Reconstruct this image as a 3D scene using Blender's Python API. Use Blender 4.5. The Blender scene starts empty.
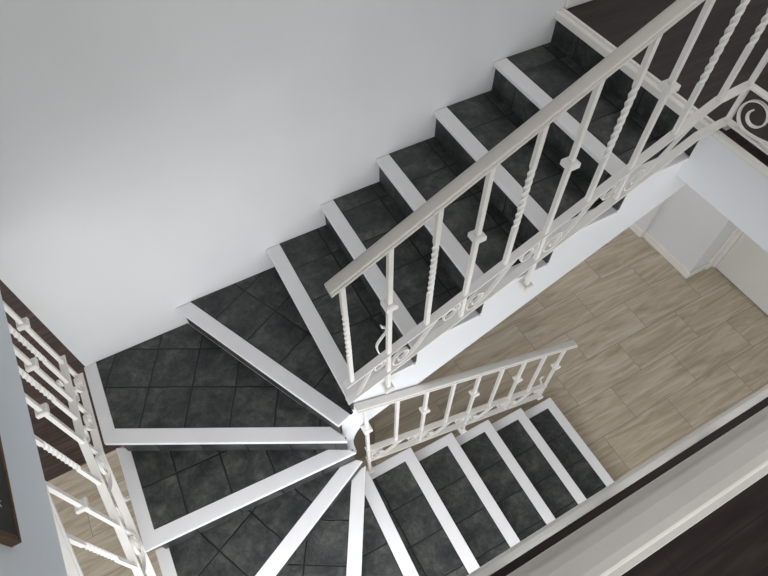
import bpy, bmesh, math, random
from mathutils import Vector, Matrix
random.seed(4)
C = bpy.context.scene
COL = C.collection
# ------------------------------------------------------------------ camera
CX, CY, CZ = -1.9933, -1.9253, 1.4972
PITCH, YAW, FPX = math.radians(-55.652), math.radians(61.428), 564.9
cam_d = bpy.data.cameras.new('camera'); cam = bpy.data.objects.new('camera', cam_d); COL.objects.link(cam)
fw = Vector((math.cos(PITCH)*math.cos(YAW), math.cos(PITCH)*math.sin(YAW), math.sin(PITCH)))
cam.location = (CX, CY, CZ)
cam.rotation_euler = fw.to_track_quat('-Z', 'Y').to_euler()
cam_d.sensor_fit = 'HORIZONTAL'; cam_d.sensor_width = 36.0; cam_d.lens = FPX/768*36.0
cam_d.clip_start = 0.02; cam_d.clip_end = 100
C.camera = cam
# ------------------------------------------------------------------ light
w = bpy.data.worlds.new('World'); C.world = w; w.use_nodes = True
bg = w.node_tree.nodes['Background']; bg.inputs[0].default_value = (0.95, 0.955, 1.0, 1); bg.inputs[1].default_value = 0.9
def area(name, loc, target, sx, sy, power, col):
    d = bpy.data.lights.new(name, 'AREA'); d.shape = 'RECTANGLE'; d.size = sx; d.size_y = sy; d.energy = power; d.color = col
    o = bpy.data.objects.new(name, d); COL.objects.link(o); o.location = loc
    o.rotation_euler = (Vector(target)-Vector(loc)).to_track_quat('-Z', 'Z').to_euler()
    return o
area('daylight_lower_window', (-2.9, -3.7, -1.15), (-1.7, 0, -1.7), 4.4, 1.5, 36, (0.87, 0.94, 1.0))
area('added_hall_fill', (-2.40, -2.45, -0.52), (-2.40, -1.95, -2.1), 1.8, 0.9, 41, (0.95, 0.965, 1.0))  # added fill, not a fixture: brightens the winder treads and left floor
area('added_hall_fill', (-0.4, -2.60, -0.30), (-0.4, -2.3, -2.8), 2.2, 0.8, 7, (0.95, 0.965, 1.0))  # second added fill under the slab, lifts the lower treads from above
area('added_upper_fill', (-1.5, -4.3, 1.35), (-1.2, 0, 0.6), 3.2, 1.5, 74, (0.97, 0.98, 1.0))  # added fill for the upper wall and balusters, no window behind it
area('added_landing_fill', (0.9, -0.9, 2.46), (0.3, -0.9, 0), 1.6, 1.2, 27, (1.0, 0.97, 0.945))  # unseen fill added overhead to lift the handrail tops and landing
C.view_settings.view_transform = 'Standard'; C.view_settings.look = 'None'
C.view_settings.exposure = 0.0; C.view_settings.gamma = 1.0
C.view_settings.use_curve_mapping = False

# ------------------------------------------------------------------ materials
def new_mat(name, rough=0.5, spec=0.5):
    m = bpy.data.materials.new(name); m.use_nodes = True
    b = m.node_tree.nodes['Principled BSDF']; b.inputs['Roughness'].default_value = rough
    b.inputs['Specular IOR Level'].default_value = spec
    return m, m.node_tree, b
def N(t, typ, **kw):
    n = t.nodes.new(typ)
    for k, v in kw.items():
        if k in n.inputs: n.inputs[k].default_value = v
        else: setattr(n, k, v)
    return n
def ramp(t, fac, stops):
    r = t.nodes.new('ShaderNodeValToRGB'); e = r.color_ramp.elements
    while len(e) < len(stops): e.new(0.5)
    for i, (p, c) in enumerate(stops): e[i].position = p; e[i].color = (*c, 1)
    t.links.new(fac, r.inputs[0]); return r
def paint(name, c1, c2, rough=0.5, scale=6, bump=0.0, bscale=60):
    m, t, b = new_mat(name, rough)
    tc = N(t, 'ShaderNodeTexCoord')
    n = N(t, 'ShaderNodeTexNoise', Scale=scale, Detail=5.0); t.links.new(tc.outputs['Object'], n.inputs['Vector'])
    r = ramp(t, n.outputs['Fac'], [(0.3, c1), (0.7, c2)]); t.links.new(r.outputs[0], b.inputs['Base Color'])
    if bump:
        n2 = N(t, 'ShaderNodeTexNoise', Scale=bscale, Detail=4.0); t.links.new(tc.outputs['Object'], n2.inputs['Vector'])
        bp = N(t, 'ShaderNodeBump', Strength=bump, Distance=0.004)
        t.links.new(n2.outputs['Fac'], bp.inputs['Height']); t.links.new(bp.outputs[0], b.inputs['Normal'])
    return m
M_WALL = paint('wall_plaster', (0.70, 0.70, 0.695), (0.745, 0.745, 0.74), 0.85, 1.6, 0.12, 45)
M_BLUE = paint('pale_blue_plaster', (0.69, 0.745, 0.80), (0.72, 0.775, 0.83), 0.85, 2.0, 0.1, 50)
M_WHITE = paint('white_stair_paint', (0.80, 0.79, 0.795), (0.84, 0.83, 0.835), 0.5, 9, 0.05, 120)
M_STRING = paint('white_panel_paint', (0.76, 0.775, 0.79), (0.79, 0.805, 0.82), 0.5, 4, 0.05, 90)
M_METAL = paint('cream_enamel', (0.78, 0.755, 0.71), (0.83, 0.805, 0.76), 0.4, 20, 0.1, 160)
M_RAIL = paint('cream_handrail', (0.66, 0.62, 0.56), (0.71, 0.67, 0.605), 0.45, 12, 0.06, 200)
M_TRIM = paint('cream_trim_paint', (0.78, 0.755, 0.70), (0.83, 0.805, 0.75), 0.45, 8, 0.05, 100)
M_DOOR = paint('door_paint', (0.74, 0.72, 0.68), (0.77, 0.75, 0.71), 0.45, 5, 0.05, 80)
M_STAIR_SHADE = paint('stair_shade_brown', (0.16, 0.13, 0.095), (0.22, 0.18, 0.135), 0.6, 5)  # dark brown stands in for the shade under the stairs
M_BLACK = paint('chalkboard_black', (0.018, 0.018, 0.017), (0.035, 0.034, 0.031), 0.8, 14, 0.0)
M_CHALK = paint('chalk', (0.5, 0.5, 0.48), (0.6, 0.6, 0.58), 0.9, 40)

def wood(name, cols, plank_w, plank_l, rough, gap=(0.01, 0.008, 0.007), rot=0.0):
    m, t, b = new_mat(name, rough, 0.35)
    tc = N(t, 'ShaderNodeTexCoord'); mp = N(t, 'ShaderNodeMapping'); mp.inputs['Rotation'].default_value = (0, 0, rot)
    t.links.new(tc.outputs['Object'], mp.inputs['Vector'])
    br = N(t, 'ShaderNodeTexBrick', Scale=1.0, offset=0.37, offset_frequency=2)
    br.inputs['Brick Width'].default_value = plank_l; br.inputs['Row Height'].default_value = plank_w
    br.inputs['Mortar Size'].default_value = 0.0012; br.inputs['Mortar Smooth'].default_value = 0.3
    br.inputs['Color1'].default_value = (0, 0, 0, 1); br.inputs['Color2'].default_value = (1, 1, 1, 1); br.inputs['Mortar'].default_value = (0.5, 0.5, 0.5, 1)
    t.links.new(mp.outputs[0], br.inputs['Vector'])
    st = N(t, 'ShaderNodeMapping'); st.inputs['Scale'].default_value = (1.6, 22, 22); t.links.new(mp.outputs[0], st.inputs['Vector'])
    off = N(t, 'ShaderNodeVectorMath', operation='ADD'); t.links.new(st.outputs[0], off.inputs[0])
    sc = N(t, 'ShaderNodeVectorMath', operation='SCALE'); sc.inputs['Scale'].default_value = 7.0
    t.links.new(br.outputs['Color'], sc.inputs[0]); t.links.new(sc.outputs[0], off.inputs[1])
    n = N(t, 'ShaderNodeTexNoise', Scale=1.3, Detail=7.0, Roughness=0.62, Distortion=0.7); t.links.new(off.outputs[0], n.inputs['Vector'])
    r = ramp(t, n.outputs['Fac'], [(0.28, cols[0]), (0.5, cols[1]), (0.74, cols[2])])
    mx = N(t, 'ShaderNodeMix', data_type='RGBA', blend_type='MULTIPLY'); mx.inputs[0].default_value = 0.35
    t.links.new(r.outputs[0], mx.inputs[6]); t.links.new(br.outputs['Color'], mx.inputs[7])
    m2 = N(t, 'ShaderNodeMix', data_type='RGBA'); t.links.new(br.outputs['Fac'], m2.inputs[0])
    t.links.new(mx.outputs[2], m2.inputs[6]); m2.inputs[7].default_value = (*gap, 1)
    t.links.new(m2.outputs[2], b.inputs['Base Color'])
    bp = N(t, 'ShaderNodeBump', Strength=0.15, Distance=0.002); t.links.new(n.outputs['Fac'], bp.inputs['Height']); t.links.new(bp.outputs[0], b.inputs['Normal'])
    return m
M_DARKWOOD = wood('dark_wood_floor', [(0.014, 0.009, 0.007), (0.030, 0.020, 0.0165), (0.062, 0.044, 0.037)], 0.19, 1.28, 0.42)
M_BROWNWOOD = wood('brown_wood_floor', [(0.040, 0.025, 0.019), (0.085, 0.055, 0.042), (0.15, 0.105, 0.085)], 0.19, 1.28, 0.42)
M_WALNUT = wood('walnut_frame', [(0.05, 0.026, 0.014), (0.10, 0.055, 0.03), (0.16, 0.09, 0.05)], 0.3, 3.0, 0.5)

def tile_floor():
    m, t, b = new_mat('beige_plank_tile', 0.38, 0.4)
    tc = N(t, 'ShaderNodeTexCoord'); mp = N(t, 'ShaderNodeMapping'); mp.inputs['Location'].default_value = (-0.29, 1.39, 0)
    t.links.new(tc.outputs['Object'], mp.inputs['Vector'])
    br = N(t, 'ShaderNodeTexBrick', Scale=1.0, offset=0.5, offset_frequency=2)
    br.inputs['Brick Width'].default_value = 0.68; br.inputs['Row Height'].default_value = 0.298
    br.inputs['Mortar Size'].default_value = 0.0026; br.inputs['Mortar Smooth'].default_value = 0.4
    br.inputs['Color1'].default_value = (0, 0, 0, 1); br.inputs['Color2'].default_value = (1, 1, 1, 1); br.inputs['Mortar'].default_value = (0.5, 0.5, 0.5, 1)
    t.links.new(mp.outputs[0], br.inputs['Vector'])
    st = N(t, 'ShaderNodeMapping'); st.inputs['Scale'].default_value = (1.5, 13, 1); t.links.new(mp.outputs[0], st.inputs['Vector'])
    sc = N(t, 'ShaderNodeVectorMath', operation='SCALE'); sc.inputs['Scale'].default_value = 9.0; t.links.new(br.outputs['Color'], sc.inputs[0])
    off = N(t, 'ShaderNodeVectorMath', operation='ADD'); t.links.new(st.outputs[0], off.inputs[0]); t.links.new(sc.outputs[0], off.inputs[1])
    n = N(t, 'ShaderNodeTexNoise', Scale=1.2, Detail=8.0, Roughness=0.6, Distortion=1.1); t.links.new(off.outputs[0], n.inputs['Vector'])
    r = ramp(t, n.outputs['Fac'], [(0.26, (0.31, 0.25, 0.175)), (0.5, (0.47, 0.40, 0.30)), (0.74, (0.62, 0.56, 0.46))])
    m2 = N(t, 'ShaderNodeMix', data_type='RGBA'); t.links.new(br.outputs['Fac'], m2.inputs[0])
    t.links.new(r.outputs[0], m2.inputs[6]); m2.inputs[7].default_value = (0.23, 0.19, 0.15, 1)
    t.links.new(m2.outputs[2], b.inputs['Base Color'])
    inv = N(t, 'ShaderNodeMath', operation='SUBTRACT'); inv.inputs[0].default_value = 1.0; t.links.new(br.outputs['Fac'], inv.inputs[1])
    bp = N(t, 'ShaderNodeBump', Strength=0.4, Distance=0.002); t.links.new(inv.outputs[0], bp.inputs['Height']); t.links.new(bp.outputs[0], b.inputs['Normal'])
    return m
M_TILE = tile_floor()

def slate():
    m, t, b = new_mat('dark_slate_tile', 0.45, 0.35)
    tc = N(t, 'ShaderNodeTexCoord')
    br = N(t, 'ShaderNodeTexBrick', Scale=1.0, offset=0.0)
    br.inputs['Brick Width'].default_value = 0.222; br.inputs['Row Height'].default_value = 0.22
    br.inputs['Mortar Size'].default_value = 0.0048; br.inputs['Mortar Smooth'].default_value = 0.5
    br.inputs['Color1'].default_value = (0, 0, 0, 1); br.inputs['Color2'].default_value = (1, 1, 1, 1); br.inputs['Mortar'].default_value = (0.4, 0.4, 0.4, 1)
    wn = N(t, 'ShaderNodeTexNoise', Scale=14.0, Detail=3.0); t.links.new(tc.outputs['UV'], wn.inputs['Vector'])
    wv = N(t, 'ShaderNodeVectorMath', operation='SCALE'); wv.inputs['Scale'].default_value = 0.012; t.links.new(wn.outputs['Color'], wv.inputs[0])
    wa = N(t, 'ShaderNodeVectorMath', operation='ADD'); t.links.new(tc.outputs['UV'], wa.inputs[0]); t.links.new(wv.outputs[0], wa.inputs[1])
    wb = N(t, 'ShaderNodeVectorMath', operation='SUBTRACT'); wb.inputs[1].default_value = (0.006, 0.006, 0); t.links.new(wa.outputs[0], wb.inputs[0])
    t.links.new(wb.outputs[0], br.inputs['Vector'])
    sc = N(t, 'ShaderNodeVectorMath', operation='SCALE'); sc.inputs['Scale'].default_value = 5.0; t.links.new(br.outputs['Color'], sc.inputs[0])
    off = N(t, 'ShaderNodeVectorMath', operation='ADD'); t.links.new(tc.outputs['Object'], off.inputs[0]); t.links.new(sc.outputs[0], off.inputs[1])
    n = N(t, 'ShaderNodeTexNoise', Scale=7.0, Detail=9.0, Roughness=0.68, Distortion=0.5); t.links.new(off.outputs[0], n.inputs['Vector'])
    n2 = N(t, 'ShaderNodeTexNoise', Scale=34.0, Detail=10.0, Roughness=0.8); t.links.new(off.outputs[0], n2.inputs['Vector'])
    r = ramp(t, n.outputs['Fac'], [(0.30, (0.016, 0.020, 0.021)), (0.5, (0.044, 0.048, 0.046)), (0.72, (0.105, 0.108, 0.097))])
    r2 = ramp(t, n2.outputs['Fac'], [(0.33, (0.35, 0.35, 0.35)), (0.67, (1.6, 1.6, 1.57))])
    mx = N(t, 'ShaderNodeMix', data_type='RGBA', blend_type='MULTIPLY'); mx.inputs[0].default_value = 0.8
    t.links.new(r.outputs[0], mx.inputs[6]); t.links.new(r2.outputs[0], mx.inputs[7])
    m2 = N(t, 'ShaderNodeMix', data_type='RGBA'); t.links.new(br.outputs['Fac'], m2.inputs[0])
    t.links.new(mx.outputs[2], m2.inputs[6]); m2.inputs[7].default_value = (0.008, 0.009, 0.009, 1)
    t.links.new(m2.outputs[2], b.inputs['Base Color'])
    inv = N(t, 'ShaderNodeMath', operation='SUBTRACT'); inv.inputs[0].default_value = 1.0; t.links.new(br.outputs['Fac'], inv.inputs[1])
    ad = N(t, 'ShaderNodeMath', operation='MULTIPLY_ADD'); ad.inputs[1].default_value = 0.5
    t.links.new(n2.outputs['Fac'], ad.inputs[0]); t.links.new(inv.outputs[0], ad.inputs[2])
    bp = N(t, 'ShaderNodeBump', Strength=0.6, Distance=0.003); t.links.new(ad.outputs[0], bp.inputs['Height']); t.links.new(bp.outputs[0], b.inputs['Normal'])
    return m
M_SLATE = slate()

# ------------------------------------------------------------------ mesh helpers
def obj(name, bm, m, parent=None, bevel=0.0, smooth=False):
    me = bpy.data.meshes.new(name)
    bmesh.ops.recalc_face_normals(bm, faces=bm.faces[:])
    bm.to_mesh(me); bm.free()
    me.materials.append(m)
    o = bpy.data.objects.new(name, me); COL.objects.link(o)
    if parent is not None: o.parent = parent; o.matrix_parent_inverse = Matrix.Translation(-Vector(parent.location)) if parent.type == 'EMPTY' else Matrix.Identity(4)
    if smooth:
        for p in me.polygons: p.use_smooth = True
    if bevel:
        md = o.modifiers.new('bevel', 'BEVEL'); md.width = bevel; md.segments = 2; md.limit_method = 'ANGLE'; md.angle_limit = math.radians(40)
    return o
def thing(name, label, cat, loc, group=None):
    o = bpy.data.objects.new(name, None); COL.objects.link(o); o.location = loc
    o['label'] = label; o['category'] = cat
    if group: o['group'] = group
    o.empty_display_size = 0.1
    return o
def struct(o): o['kind'] = 'structure'; return o
def box(bm, x0, x1, y0, y1, z0, z1):
    v = [bm.verts.new(p) for p in ((x0,y0,z0),(x1,y0,z0),(x1,y1,z0),(x0,y1,z0),(x0,y0,z1),(x1,y0,z1),(x1,y1,z1),(x0,y1,z1))]
    for f in ((0,3,2,1),(4,5,6,7),(0,1,5,4),(1,2,6,5),(2,3,7,6),(3,0,4,7)): bm.faces.new([v[i] for i in f])
def boxes(*bs):
    bm = bmesh.new()
    for b in bs: box(bm, *b)
    return bm
def prism_xy(poly, z0, z1):
    bm = bmesh.new()
    a = [bm.verts.new((x, y, z0)) for x, y in poly]; b = [bm.verts.new((x, y, z1)) for x, y in poly]
    n = len(poly); bm.faces.new(a[::-1]); bm.faces.new(b)
    for i in range(n): bm.faces.new((a[i], a[(i+1)%n], b[(i+1)%n], b[i]))
    return bm
def prism_xz(poly, y0, y1):
    bm = bmesh.new()
    a = [bm.verts.new((x, y0, z)) for x, z in poly]; b = [bm.verts.new((x, y1, z)) for x, z in poly]
    n = len(poly); bm.faces.new(a[::-1]); bm.faces.new(b)
    for i in range(n): bm.faces.new((a[i], a[(i+1)%n], b[(i+1)%n], b[i]))
    bm.normal_update()
    bmesh.ops.triangulate(bm, faces=[f for f in bm.faces if len(f.verts) > 4], ngon_method='EAR_CLIP')
    return bm
def sweep(bm, path, prof):
    """sweep a profile (u sideways, v up) along a 3D polyline, sections upright, mitred in plan"""
    P = [Vector(p) for p in path]; rings = []
    for i, p in enumerate(P):
        ds = []
        if i > 0: ds.append((P[i]-P[i-1]).xy.normalized())
        if i < len(P)-1: ds.append((P[i+1]-P[i]).xy.normalized())
        n = [Vector((-d.y, d.x)) for d in ds]
        if len(n) == 2:
            s = (n[0]+n[1]); s.normalize(); s = s/max(0.3, s.dot(n[0]))
        else: s = n[0]
        rings.append([bm.verts.new((p.x+s.x*u, p.y+s.y*u, p.z+v)) for u, v in prof])
    k = len(prof)
    for a, b in zip(rings, rings[1:]):
        for j in range(k): bm.faces.new((a[j], a[(j+1)%k], b[(j+1)%k], b[j]))
    bm.faces.new(rings[0]); bm.faces.new(rings[-1][::-1])
def flat_bar(path, wid, t):
    bm = bmesh.new(); h = wid/2
    sweep(bm, path, [(-h, -t/2), (h, -t/2), (h, t/2), (-h, t/2)]); return bm
HP = [(-0.021, -0.012), (0.021, -0.012), (0.0265, -0.009), (0.0275, -0.002), (0.0265, 0.001), (0.0205, 0.0025), (0.0185, 0.0075), (0.0165, 0.0088),
      (0.008, 0.0100), (-0.008, 0.0100), (-0.0165, 0.0088), (-0.0185, 0.0075), (-0.0205, 0.0025), (-0.0265, 0.001), (-0.0275, -0.002), (-0.0265, -0.009)]
def rail_bar(path):
    bm = bmesh.new(); sweep(bm, path, HP); return bm
def baluster(x, y, z0, z1, s=0.0175, twist=None):
    """square bar; twist = (start, end) heights of the twisted stretch"""
    bm = bmesh.new(); h = s/2
    levels = [(z0, 0.0)]
    if twist:
        a, b = twist; n = 40; turns = round((b-a)/0.034)*0.25
        for i in range(n+1): levels.append((a+(b-a)*i/n, turns*2*math.pi*i/n))
    levels.append((z1, levels[-1][1]))
    prev = None
    for z, an in levels:
        c, q = math.cos(an), math.sin(an)
        r = [bm.verts.new((x+c*u-q*v, y+q*u+c*v, z)) for u, v in ((-h,-h),(h,-h),(h,h),(-h,h))]
        if prev:
            for j in range(4): bm.faces.new((prev[j], prev[(j+1)%4], r[(j+1)%4], r[j]))
        else: bm.faces.new(r[::-1])
        prev = r
    bm.faces.new(prev); return bm
def collar(x, y, z, k=1.14):
    bm = bmesh.new(); prev = None
    for dz, h in ((-0.0125, 0.016), (-0.009, 0.0205), (0.009, 0.0205), (0.0125, 0.016)):
        r = [bm.verts.new((x+u*h*k, y+v*h*k, z+dz*k)) for u, v in ((-1,-1),(1,-1),(1,1),(-1,1))]
        if prev:
            for j in range(4): bm.faces.new((prev[j], prev[(j+1)%4], r[(j+1)%4], r[j]))
        else: bm.faces.new(r[::-1])
        prev = r
    bm.faces.new(prev); return bm
def strip(pts, frame, wid=0.016, t=0.006):
    """thin flat bar following a 2D curve; frame(s, t) -> 3D point, and a sideways vector"""
    bm = bmesh.new(); f, side = frame; side = Vector(side); rings = []
    for i, (s, q) in enumerate(pts):
        a = pts[max(i-1, 0)]; b = pts[min(i+1, len(pts)-1)]
        d = Vector((b[0]-a[0], b[1]-a[1])); d.normalize(); n = Vector((-d.y, d.x))*t/2
        p0 = Vector(f(s+n.x, q+n.y)); p1 = Vector(f(s-n.x, q-n.y)); h = side*wid/2
        rings.append([bm.verts.new(p0-h), bm.verts.new(p0+h), bm.verts.new(p1+h), bm.verts.new(p1-h)])
    for a, b in zip(rings, rings[1:]):
        for j in range(4): bm.faces.new((a[j], a[(j+1)%4], b[(j+1)%4], b[j]))
    bm.faces.new(rings[0]); bm.faces.new(rings[-1][::-1]); return bm
def bez(p0, p1, p2, p3, n=14):
    return [tuple((1-t)**3*a+3*(1-t)**2*t*b+3*(1-t)*t*t*c+t**3*d for a, b, c, d in zip(p0, p1, p2, p3)) for t in [i/n for i in range(n+1)]]
def scroll_pts(L, gap, R=0.04, lower=True, upper=True):
    """S scroll between two collared bars L apart: curls up off the lower bar beside the first, sweeps up, curls down under the upper bar beside the second"""
    c1 = (R+0.012, R+0.005); c2 = (L-R-0.012, gap-R-0.005); n = 34; pts = []
    if lower:
        for i in range(n, 0, -1):
            a = -math.pi/2 - 2*math.pi*1.3*i/n; r = R*(1-0.68*i/n); pts.append((c1[0]+r*math.cos(a), c1[1]+r*math.sin(a)))
    p0 = (c1[0], 0.005) if lower else (0.012, 0.012)
    p3 = (c2[0], gap-0.005) if upper else (L-0.012, gap-0.012)
    pts += bez(p0, (p0[0]+L*0.30, p0[1]), (p3[0]-L*0.30, p3[1]), p3, 18)
    if upper:
        for i in range(1, n+1):
            a = math.pi/2 - 2*math.pi*1.3*i/n; r = R*(1-0.68*i/n); pts.append((c2[0]+r*math.cos(a), c2[1]+r*math.sin(a)))
    return pts

# ------------------------------------------------------------------ sizes
H, G = 0.17, 0.331
ZF = -17*H
YI, YW, XL, YO = -0.957, -0.001, -2.744, -1.855      # inner edge, back wall, left edge, outer edge of the lower flight
SLAB = -0.275

# ------------------------------------------------------------------ setting
struct(obj('floor_lower', boxes((-6.5, 4.0, -6.0, 0.365, ZF-0.1, ZF), (-1.0, 4.0, 0.365, 3.0, ZF-0.1, ZF)), M_TILE))
struct(obj('floor_lower_room', boxes((-6.5, -1.0, 0.365, 4.5, ZF-0.1, ZF+0.001)), M_BROWNWOOD))
struct(obj('floor_upper', boxes((0.051, 3.6, YI, -0.001, SLAB+0.02, 0.0), (0.024, 3.6, -4.4, YI, SLAB+0.02, 0.0), (-2.647, 0.024, -4.4, -1.875, SLAB+0.02, 0.0)), M_DARKWOOD))
struct(obj('ceiling_lower', boxes((0.21, 3.6, YI, -0.001, SLAB, SLAB+0.02), (0.010, 3.6, -4.4, YI-0.002, SLAB, SLAB+0.02), (-2.647, 0.010, -4.4, -1.86, SLAB, SLAB+0.02)), M_WALL))
struct(obj('wall_back', boxes((XL+0.008, 3.6, 0.0, 0.12, SLAB, 2.5), (XL+0.008, 0.60, 0.0, 0.12, ZF, SLAB)), M_WALL))
struct(obj('wall_left', prism_xy([(-2.85, 0.0), (-2.85, -4.4), (-2.566, -4.4), (-2.680, 0.0)], -0.218, 2.5), M_BLUE))
struct(obj('floor_slab_left', boxes((-6.5, -2.85, -4.4, 4.5, -0.205, 0.0), (-2.85, XL+0.008, 0.0, 4.5, -0.205, 0.0)), M_WALL))
struct(obj('wall_front_light_block', boxes((-2.647, 3.6, -4.52, -4.4, 0.0, 2.5)), M_WALL))  # unseen wall added to keep world light off the near floor
struct(obj('ceiling', boxes((-2.647, 3.6, -4.4, 0.0, 2.5, 2.6)), M_WALL))
struct(obj('wall_right_upper', boxes((3.6, 3.7, -4.4, 0.12, SLAB, 2.6)), M_WALL))
struct(obj('wall_right_fascia', boxes((0.004, 0.024, -1.86, YI, SLAB, -0.018), (0.004, 0.024, YI, -0.949, SLAB, -H-0.026)), M_STRING))
struct(obj('wall_front_fascia', boxes((-2.647, 0.024, -1.875, -1.858, SLAB, -0.018)), M_STRING))
struct(obj('stair_shade_panel', boxes((-1.62, -1.36, -0.62, -0.56, ZF, -1.30)), M_STAIR_SHADE))  # dark panel added where the space under the winders lies in shade
# lower hall walls under the landing
struct(obj('wall_right_recess', boxes((1.992, 2.2, 0.012, 3.0, ZF, SLAB)), M_WALL))
struct(obj('wall_right_pier', boxes((2.03, 2.38, -0.56, 0.012, ZF, SLAB)), M_WALL))
struct(obj('wall_right', boxes((2.385, 2.5, -4.4, -0.56, ZF, SLAB)), M_WALL))
def baseboard(name, x0, x1, y0, y1, z, hgt=0.085, out=None):
    bm = boxes((x0, x1, y0, y1, z, z+hgt))
    return struct(obj(name, bm, M_TRIM, bevel=0.005))
baseboard('baseboard_recess', 1.978, 1.992, 0.02, 2.9, ZF)
baseboard('baseboard_pier', 2.014, 2.03, -0.576, 0.016, ZF)
baseboard('baseboard_return', 2.03, 2.27, -0.576, -0.56, ZF)
baseboard('baseboard_landing', 0.05, 3.5, -0.014, 0.0, 0.0)
struct(obj('trim_1', boxes((2.268, 2.345, -0.580, -0.56, ZF+0.06, -0.72), (2.262, 2.350, -0.586, -0.56, ZF, ZF+0.06)), M_TRIM, bevel=0.004))
struct(obj('trim_2', boxes((2.345, 2.385, -0.61, -0.56, ZF, -0.72), (2.345, 2.385, -1.47, -1.43, ZF, -0.72), (2.345, 2.385, -1.47, -0.56, -0.77, -0.70)), M_TRIM, bevel=0.003))
d1 = struct(obj('door_1', boxes((2.352, 2.383, -1.428, -0.612, ZF+0.012, -0.772)), M_DOOR, bevel=0.002))
hb = boxes((2.330, 2.352, -1.365, -1.345, ZF+1.02, ZF+1.04), (2.322, 2.334, -1.36, -1.25, ZF+1.022, ZF+1.038))
obj('door_handle', hb, M_METAL, d1, bevel=0.003)
# floor edge trims round the stairwell
def edge_trim(name, path, prof, mat):
    bm = bmesh.new(); sweep(bm, path, prof); return struct(obj(name, bm, mat, bevel=0.003))
# side trim on the right edge: rounded lip with a small bead
TP = [(0.0, 0.002), (0.0, -0.02), (0.022, -0.02), (0.030, -0.016), (0.034, -0.008), (0.031, 0.0), (0.022, 0.004), (0.010, 0.004)]
edge_trim('trim_3', [(0.026, -1.876, 0), (0.026, YI-0.002, 0)], TP, M_TRIM)
TP2 = [(0.0, 0.002), (0.0, -0.02), (0.018, -0.02), (0.024, -0.016), (0.027, -0.008), (0.025, 0.0), (0.018, 0.004), (0.008, 0.004)]
edge_trim('trim_4', [(-2.64, -1.876, 0), (0.026, -1.876, 0)], TP2, M_TRIM)

# ------------------------------------------------------------------ staircase
stair = thing('staircase', 'white and dark slate winder staircase turning between the two floors', 'staircase', (-1.65, -1.0, ZF))
def line_shift(a, b, d):
    """shift line a->b to its left by d"""
    dx, dy = b[0]-a[0], b[1]-a[1]; L = math.hypot(dx, dy); nx, ny = -dy/L*d, dx/L*d
    return (a[0]+nx, a[1]+ny), (b[0]+nx, b[1]+ny)
def clip(poly, a, b):
    """keep what lies left of a->b"""
    out = []; f = lambda p: (b[0]-a[0])*(p[1]-a[1])-(b[1]-a[1])*(p[0]-a[0])
    for i, p in enumerate(poly):
        q = poly[(i+1) % len(poly)]; fp, fq = f(p), f(q)
        if fp >= 0: out.append(p)
        if (fp > 0 and fq < 0) or (fp < 0 and fq > 0):
            t = fp/(fp-fq); out.append((p[0]+(q[0]-p[0])*t, p[1]+(q[1]-p[1])*t))
    return out
# front line of each tread, wall/outer end first -> inner end, with the tread BEHIND it (uphill) on the left
N_ = {}
for k in range(0, 6): N_[k] = ((-G*k, YW), (-G*k, YI))
N_[6] = ((-2.200, YW), (-1.725, -0.992))
N_[7] = ((XL, -0.467), (-1.703, -1.023))
N_[8] = ((XL, -0.982), (-1.669, -1.037))
N_[9] = ((XL, -1.551), (-1.642, -1.041))
N_[10] = ((-2.098, YO), (-1.617, -1.020))
N_[11] = ((-1.626, YO), (-1.602, -0.999))
for k in range(12, 17): x = -1.274+0.33*(k-12); N_[k] = ((x, YO), (x, YI))
LIP = 0.019
def back(k):   # uphill neighbour's riser line
    return line_shift(*N_[k-1], LIP)
P_ = {}
for k in range(1, 6):
    b = back(k); P_[k] = [N_[k][0], N_[k][1], (b[1][0], YI), (b[0][0], YW)]
b = back(6); P_[6] = [N_[6][0], N_[6][1], (b[1][0], YI-0.01), (b[0][0], YW)]
b = back(7); P_[7] = [(XL, YW), N_[7][0], N_[7][1], b[1], (b[0][0], YW)]
b = back(8); P_[8] = [(XL, -0.425), N_[8][0], N_[8][1], b[1]]
b = back(9); P_[9] = [(XL, -0.943), N_[9][0], N_[9][1], b[1]]
b = back(10); P_[10] = [(XL, -1.507), (XL, YO), N_[10][0], N_[10][1], b[1]]
b = back(11); P_[11] = [(-2.145, YO), N_[11][0], N_[11][1], b[1]]
b = back(12); P_[12] = [(-1.664, YO), N_[12][0], N_[12][1], (-1.60, YI), (-1.639, -0.999)]
for k in range(13, 17):
    b = back(k); P_[k] = [b[0], N_[k][0], N_[k][1], (b[1][0], YI)]
FRONT = 0.076; SIDE = 0.066
joint = {3: 0.0, 4: 0.115, 2: 0.02, 5: 0.03, 1: 0.09}
for k in range(1, 17):
    z = -k*H
    # white nosing board of the tread
    tr = obj('tread', prism_xy(P_[k], z-0.024, z), M_WHITE, stair, bevel=0.004)
    a, b = N_[k]; sl = list(P_[k])
    sl = clip(sl, *line_shift(a, b, FRONT))
    if k <= 5: sl = clip(sl, (0, YI+SIDE), (-1, YI+SIDE)) if False else [p for p in clip(sl, (-9, YI+SIDE), (9, YI+SIDE))]
    if 7 <= k <= 10: sl = clip(sl, (XL+0.064, 9), (XL+0.064, -9))
    if k >= 12: sl = clip(sl, (9, YI-SIDE), (-9, YI-SIDE))
    bm = prism_xy(sl, z-0.004, z+0.0015)
    uv = bm.loops.layers.uv.new('UVMap')
    ex = Vector((b[0]-a[0], b[1]-a[1])).normalized(); ey = Vector((-ex.y, ex.x))
    o2 = Vector(line_shift(a, b, FRONT)[0])
    if k >= 12: o2 = Vector((a[0]-FRONT, YI-SIDE))
    for f in bm.faces:
        for l in f.loops:
            d = l.vert.co.xy-o2; l[uv].uv = (d.dot(ex)+joint.get(k, 0.0)+(0.07 if k in (7,) else 0), d.dot(ey)+0.001)
    obj('slate_panel', bm, M_SLATE, tr)
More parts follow.
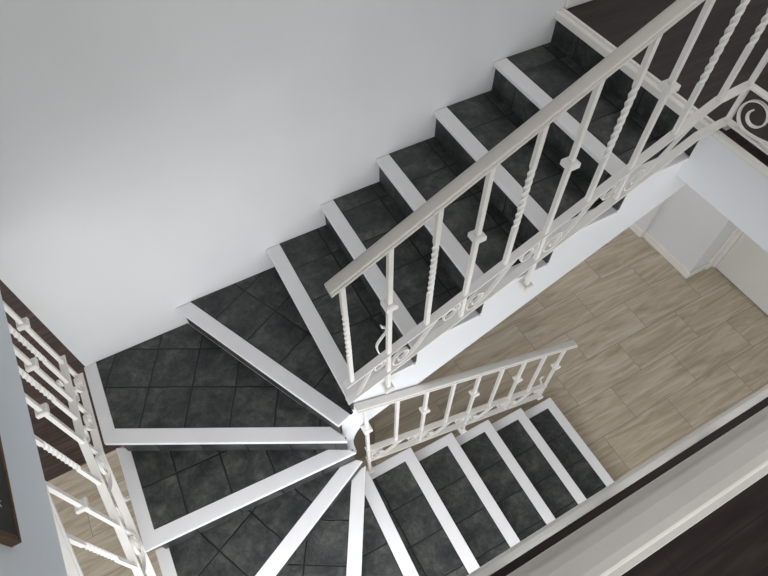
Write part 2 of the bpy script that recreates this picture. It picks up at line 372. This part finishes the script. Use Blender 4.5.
def riser_bm(a, b, z0, z1, t=0.012):
    """upright slab standing behind line a->b"""
    c, d = line_shift(a, b, t)
    bm = prism_xy([a, b, d, c], z0, z1); uv = bm.loops.layers.uv.new('UVMap'); ex = Vector((b[0]-a[0], b[1]-a[1])).normalized()
    for f in bm.faces:
        for l in f.loops: l[uv].uv = ((l.vert.co.xy-Vector(a)).dot(ex)+0.05, l.vert.co.z-z0+0.02)
    return bm
def extend(a, b, e0, e1):
    d = Vector(b)-Vector(a); d.normalize(); return (Vector(a)+d*e0)[:], (Vector(b)-d*e1)[:]
for k in range(0, 17):
    a, b = line_shift(*N_[k], LIP)
    if k in (7, 8, 9): a, b = extend(a, b, 0.05, 0.01)
    elif k == 6: a, b = extend(a, b, 0.024, 0.012)
    elif k in (10, 11): a, b = extend(a, b, 0.012, 0.012)
    else: a, b = extend(a, b, 0.001, 0.006)
    z0 = -(k+1)*H+0.0019 if k < 16 else ZF
    z1 = -k*H-0.024 if k else -0.036
    obj('riser', riser_bm(a, b, z0, z1), M_SLATE, stair)
# landing nosing: thick board with a thin lip behind it
nb = bmesh.new()
sweep(nb, [(0.0, YW-0.001, 0), (0.0, YI, 0)], [(0.0, -0.036), (0.0, -0.004), (0.004, -0.001), (0.0235, -0.001), (0.0245, -0.004), (0.026, -0.001), (0.030, 0.006), (0.044, 0.006), (0.048, 0.001), (0.048, -0.036)])
obj('landing_nosing', nb, M_TRIM, stair)
# inner stringer of the upper flight, sawtooth top, straight underside, rounded foot at the turn
def zb(x): return -1.02+0.517*(x+1.066)
top = [(0.20, SLAB+0.015), (0.048, SLAB+0.015), (0.048, -H-0.030)]
for k in range(1, 6):
    xk = -G*k+0.034; top += [(xk, -k*H-0.030), (xk, -(k+1)*H-0.030)]
top += [(-1.695, -6*H-0.030), (-1.700, -7*H-0.031), (-1.700, -1.64)]
bot = [(-1.634, -1.64), (-1.646, -1.50), (-1.645, -1.44), (-1.634, -1.384), (-1.616, -1.338), (-1.599, -1.309), (-1.575, -1.290), (-1.54, zb(-1.54)), (0.20, zb(0.20))]
obj('inner_stringer', prism_xz(top+bot, -0.948, -0.915), M_STRING, stair, bevel=0.003)
# plastered soffit under the upper flight
sof = [(x, zb(x)+0.004) for x in (0.20, -1.54)] + [(x, zb(x)+0.03) for x in (-1.54, 0.20)]
obj('soffit', prism_xz(sof, -0.914, -0.002), M_WALL, stair)
# stringers of the lower flight, set back under the treads
def saw_lower(x_off=0.0):
    pts = []
    for k in range(12, 17):
        x = -1.274+0.33*(k-12)-LIP-0.014; pts += [(x-0.33 if k > 12 else x-0.30, -k*H-0.031), (x, -k*H-0.031)]
    pts = pts[:1]+[p for p in pts[1:]]
    pts += [(pts[-1][0], ZF), (pts[-1][0]-0.42, ZF)]
    pts += [(-1.60, -12*H-0.36)]
    return pts
obj('lower_stringer', prism_xz(saw_lower(), -1.06, -1.03), M_WHITE, stair)
obj('lower_stringer', prism_xz(saw_lower(), YO+0.02, YO+0.05), M_WHITE, stair)
# outer stringer of the winders: stepped boards under the left edge
ob = boxes((-2.70, -2.672, -0.43, -0.012, -7*H-0.34, -7*H-0.031), (-2.70, -2.672, -0.93, -0.43, -8*H-0.34, -8*H-0.031),
           (-2.70, -2.672, -1.38, -0.93, -9*H-0.34, -9*H-0.031), (-2.70, -2.672, YO+0.02, -1.38, -10*H-0.34, -10*H-0.031))
obj('outer_stringer', ob, M_WHITE, stair)

# ------------------------------------------------------------------ railings
BAND_W, BAND_T = 0.036, 0.007
def plane_frame(axis, c, base, origin, sgn):
    """frame for scrolls: s runs along the railing from origin, t is height above the lower bar"""
    if axis == 'x':
        return (lambda s, t: (origin+sgn*s, c, base(origin+sgn*s)+t)), (0, 1, 0)
    return (lambda s, t: (c, origin+sgn*s, base(origin+sgn*s)+t)), (1, 0, 0)
def build_railing(root, axis, c, path_up, gap, rail_dz, rail_path, spots, feet=(), handrail_mat=M_METAL, scroll_R=0.052, scroll_skip=(), knob_f=0.5, drop=()):
    """path_up: [(s, z)] of the upper flat bar's centre; spots: [(s, 'K'/'T'/'P')]"""
    def P(s, z): return (s, c, z) if axis == 'x' else (c, s, z)
    def zu(s):
        pts = sorted(path_up)
        if s <= pts[0][0]: return pts[0][1]+(s-pts[0][0])*(pts[1][1]-pts[0][1])/(pts[1][0]-pts[0][0])
        for (a, za), (b, zb_) in zip(pts, pts[1:]):
            if s <= b: return za+(zb_-za)*(s-a)/(b-a)
        return pts[-1][1]
    lo = lambda s: zu(s)-gap
    obj('flat_bar', flat_bar([P(s, z) for s, z in path_up], BAND_W, BAND_T), M_METAL, root, bevel=0.0015)
    obj('flat_bar', flat_bar([P(s, z-gap) for s, z in path_up], BAND_W, BAND_T), M_METAL, root, bevel=0.0015)
    obj('handrail', rail_bar([P(s, z) for s, z in rail_path]), handrail_mat, root)
    rp = sorted(rail_path)
    def zr(s):
        for (a, za), (b, zb_) in zip(rp, rp[1:]):
            if s <= b+1e-6 or b == rp[-1][0]: return za+(zb_-za)*(s-a)/(b-a)
    for i, (s, kind) in enumerate(spots):
        z0 = zu(s)+BAND_T/2; z1 = zr(s)-0.008; x, y = P(s, 0)[:2]; hgt = z1-z0
        if kind == 'T': bm = baluster(x, y, z0, z1, twist=(z0+hgt*0.30, z0+hgt*0.72))
        elif kind == 'K': bm = baluster(x, y, (lo(s)+BAND_T/2) if i not in feet else feet[i], z1)
        else: bm = baluster(x, y, z0, z1)
        bo = obj('baluster', bm, M_METAL, root)
        if kind == 'K':
            obj('collar', collar(x, y, z0+hgt*knob_f), M_METAL, bo)
            if i in feet: obj('collar', collar(x, y, feet[i]+0.01), M_METAL, bo)
    ks = [s for s, kd in spots if kd == 'K']; fst, lst = spots[0], spots[-1]
    spans = [(a, b, True, True) for a, b in zip(ks, ks[1:])]
    if fst[1] != 'K': spans.insert(0, (fst[0], ks[0], False, True))
    if lst[1] != 'K': spans.append((ks[-1], lst[0], True, False))
    for a, b, l_, u_ in spans:
        L = abs(b-a); f = plane_frame(axis, c, lo, a, 1 if b > a else -1)
        obj('scroll', strip(scroll_pts(L, gap, min(scroll_R, L*0.2, gap*0.3), l_, u_), f), M_METAL, root)
    return zu, lo

# upper flight railing
YR = -0.985; XC = 0.068; SU = 0.5265
up0 = lambda x: -0.640+SU*(x+1.632)
zlev = up0(-0.085)+0.008
upper = thing('stair_railing', 'cream metal stair railing with twisted bars rising along the upper flight', 'railing', (-0.8, YR, -0.6))
ux = [(-1.665, up0(-1.665)), (-0.085, up0(-0.085)), (XC-0.0185, zlev+0.006)]
rail0 = lambda x: 0.080+SU*(x+1.632)
ZTOP = 0.868
spots = [(-1.632+0.1722*i, 'T' if i % 2 == 0 else 'K') for i in range(9)]+[(-0.082, 'T')]
zu, lo = build_railing(upper, 'x', YR, ux, 0.165, 0.7, [(-1.678, rail0(-1.678)), (-0.085, rail0(-0.085)), (XC-0.0285, ZTOP)], spots, feet={1: -0.895, 5: -0.555},
                       handrail_mat=M_RAIL)
# curled bracket rising from the flat bar
hk = [(-0.002, 0.0), (-0.012, 0.05), (-0.010, 0.085), (0.012, 0.125), (0.030, 0.15), (0.026, 0.185), (0.012, 0.2), (0.008, 0.215)]
def smooth2(p, n=6):
    out = []
    for i in range(len(p)-1):
        p0 = p[max(i-1, 0)]; p1 = p[i]; p2 = p[i+1]; p3 = p[min(i+2, len(p)-1)]
        for j in range(n):
            t = j/n; out.append(tuple(0.5*(2*b+(c-a)*t+(2*a-5*b+4*c-d)*t*t+(3*b-a-3*c+d)*t**3) for a, b, c, d in zip(p0, p1, p2, p3)))
    return out+[p[-1]]
fr = (lambda s, t: (-1.49+s, YR+0.022, up0(-1.49)+t), (0, 1, 0))
obj('curled_bracket', strip(smooth2(hk), fr, 0.010, 0.006), M_METAL, upper)

# landing and gallery railing: turns the corner and runs past the camera
gal = thing('gallery_railing', 'cream metal railing around the stairwell edge on the dark upper floor', 'railing', (XC, -1.94, 0.0))
YN = -1.940; ZU = zlev+0.006; ZL = ZU-0.165
corner = [(XC, YR, 0), (XC, YN, 0), (-2.60, YN, 0)]
obj('flat_bar', flat_bar([(XC, YR+0.018, ZU), (XC, YN, ZU), (-2.63, YN, ZU)], BAND_W, BAND_T), M_METAL, gal, bevel=0.0015)
obj('flat_bar', flat_bar([(XC, YR+0.018, ZL), (XC, YN, ZL), (-2.63, YN, ZL)], BAND_W, BAND_T), M_METAL, gal, bevel=0.0015)
obj('handrail', rail_bar([(XC, YR+0.0275, ZTOP), (XC, YN, ZTOP), (-2.63, YN, ZTOP)]), M_RAIL, gal)
ys = [YR]+[YR-0.191*i for i in range(1, 5)]+[YN]
kinds = ['P', 'T', 'K', 'T', 'K', 'P']
def gal_bar(x, y, kind):
    z0 = ZU+BAND_T/2; z1 = ZTOP-0.008; hg = z1-z0
    if kind == 'P': bm = baluster(x, y, ZL, z1)
    elif kind == 'T': bm = baluster(x, y, z0, z1, twist=(z0+hg*0.3, z0+hg*0.72))
    else: bm = baluster(x, y, ZL+BAND_T/2, z1)
    o = obj('baluster', bm, M_METAL, gal)
    if kind == 'K': obj('collar', collar(x, y, z0+hg*0.5), M_METAL, o)
for y, kd in zip(ys, kinds): gal_bar(XC, y, kd)
for i in range(1, 16): gal_bar(XC-0.172*i, YN, 'T' if i % 2 else 'K')
def big_scroll(L, gap, R):
    cx, cy = R+0.012, R+0.006
    pts = bez((L-0.01, gap-0.006), (L-0.04, gap*0.3), (cx+0.07, 0.010), (cx+0.02, 0.008), 14)
    n = 44
    for i in range(0, n+1):
        a = -math.pi/2 - 2*math.pi*1.35*i/n; r = R*(1-0.66*i/n)
        pts.append((cx+r*math.cos(a), cy+r*math.sin(a)))
    return pts
fr = (lambda s, t: (XC, YR-s, ZL+t), (1, 0, 0)); obj('scroll', strip(big_scroll(0.38, 0.165, 0.073), fr, 0.014, 0.006), M_METAL, gal)
fr = (lambda s, t: (XC, YN+s, ZL+t), (1, 0, 0)); obj('scroll', strip(big_scroll(0.38, 0.165, 0.073), fr, 0.014, 0.006), M_METAL, gal)
for i in range(2, 14, 2):
    fr = (lambda s, t, i=i: (XC-0.172*i-s, YN, ZL+t), (0, 1, 0))
    obj('scroll', strip(scroll_pts(0.344, 0.165), fr), M_METAL, gal)
for x, y in ((XC, YR-0.01), (XC, YN), (-1.31, YN), (-2.6, YN)):
    obj('foot', boxes((x-0.008, x+0.008, y-0.008, y+0.008, 0.0, ZL), (x-0.02, x+0.02, y-0.016, y+0.016, 0.0, 0.006)), M_METAL, gal)

# lower flight railing
Y2 = -0.977; SL = -0.448
low = thing('stair_railing', 'white metal stair railing with collared bars descending beside the lower flight', 'railing', (-0.85, Y2, -1.9))
lup = lambda x: -1.612+SL*(x+1.556)
lpath = [(-1.592, lup(-1.592)), (-0.155, lup(-0.155))]
lrail = [(-1.625, -0.962), (-0.085, -0.962-0.468*1.54)]
lsp = [(-1.577+0.1766*i, 'K' if i % 2 == 0 else 'P') for i in range(9)]
build_railing(low, 'x', Y2, lpath, 0.17, 0.65, lrail, lsp, feet={0: -2.005, 4: -2.235, 8: -2.44}, handrail_mat=M_METAL, knob_f=0.52)
hk2 = [(0.0, 0.0), (-0.010, 0.04), (-0.028, 0.075), (-0.036, 0.10), (-0.026, 0.125), (-0.010, 0.12)]
fr = (lambda s, t: (-0.185+s, Y2+0.022, lup(-0.185)+t), (0, 1, 0)); obj('curled_bracket', strip(smooth2(hk2), fr, 0.010, 0.008), M_METAL, low)

# winder railing on the open left side
XR = -2.776
left = thing('stair_railing', 'white metal railing on the open left side of the winder steps', 'railing', (XR, -0.9, -1.4))
ZA = -1.003
lpts = [(-1.90, ZA-0.5*(1.90-0.50)), (-0.50, ZA), (-0.02, ZA)]
lr = [(-1.90, ZA+0.745-0.5*(1.90-0.50)), (-0.50, ZA+0.745), (-0.02, ZA+0.745)]
lsy = [(-0.060, 'K'), (-0.178, 'T'), (-0.284, 'K'), (-0.388, 'T'), (-0.512, 'K'), (-0.692, 'T'), (-0.876, 'K'), (-1.052, 'T'), (-1.232, 'K'), (-1.412, 'T'), (-1.592, 'K'), (-1.772, 'T')]
build_railing(left, 'y', XR, lpts, 0.2, 0.7, lr, lsy, handrail_mat=M_METAL)
for yb, zt in ((-0.69, -8*H-0.012), (-1.20, -9*H-0.012)):
    obj('foot', boxes((XR-0.008, XL+0.03, yb-0.008, yb+0.008, zt-0.034, zt-0.0145), (XR-0.008, XR+0.008, yb-0.008, yb+0.008, zt-0.0145, ZA-0.5*(-yb-0.5)-0.2)), M_METAL, left)

fr = (lambda s, t: (XR-0.022, -0.19+s, ZA+t), (1, 0, 0)); obj('curled_bracket', strip(smooth2([(0.0, 0.0), (0.012, 0.03), (0.004, 0.055), (-0.014, 0.06), (-0.022, 0.045), (-0.012, 0.034)]), fr, 0.010, 0.006), M_METAL, left)

# ------------------------------------------------------------------ chalkboard on the left wall
XB = -2.647
cb = thing('chalkboard', 'dark chalkboard in a brown wooden frame on the pale blue left wall', 'chalkboard', (XB, -1.285, 0.0))
Y0, Y1, Z0, Z1 = -1.290, -0.45, 0.052, 0.67
obj('board', boxes((XB, XB+0.022, Y0+0.012, Y1-0.012, Z0+0.012, Z1-0.012)), M_BLACK, cb)
for nm, b in (('frame_rail', (XB, XB+0.024, Y0, Y1, Z0, Z0+0.014)), ('frame_rail', (XB, XB+0.024, Y0, Y1, Z1-0.014, Z1)),
              ('frame_stile', (XB, XB+0.024, Y0, Y0+0.014, Z0+0.014, Z1-0.014)), ('frame_stile', (XB, XB+0.024, Y1-0.014, Y1, Z0+0.014, Z1-0.014))):
    obj(nm, boxes(b), M_WALNUT, cb, bevel=0.002)

for y0, z0, y1, z1 in ((-1.195, 0.140, -1.212, 0.112), (-1.197, 0.112, -1.200, 0.146), (-1.216, 0.138, -1.192, 0.124)):
    cw = bmesh.new()
    d = Vector((y1-y0, z1-z0)).normalized()*0.0016; n = Vector((-d.y, d.x)); v = []
    for xx in (XB+0.0215, XB+0.0226):
        v += [cw.verts.new((xx, y0+n.x, z0+n.y)), cw.verts.new((xx, y1+n.x, z1+n.y)), cw.verts.new((xx, y1-n.x, z1-n.y)), cw.verts.new((xx, y0-n.x, z0-n.y))]
    for f in ((0, 1, 2, 3), (4, 5, 6, 7), (0, 1, 5, 4), (1, 2, 6, 5), (2, 3, 7, 6), (3, 0, 4, 7)): cw.faces.new([v[i] for i in f])
    obj('chalk_mark', cw, M_CHALK, cb)
cb.rotation_euler.z = 0.026
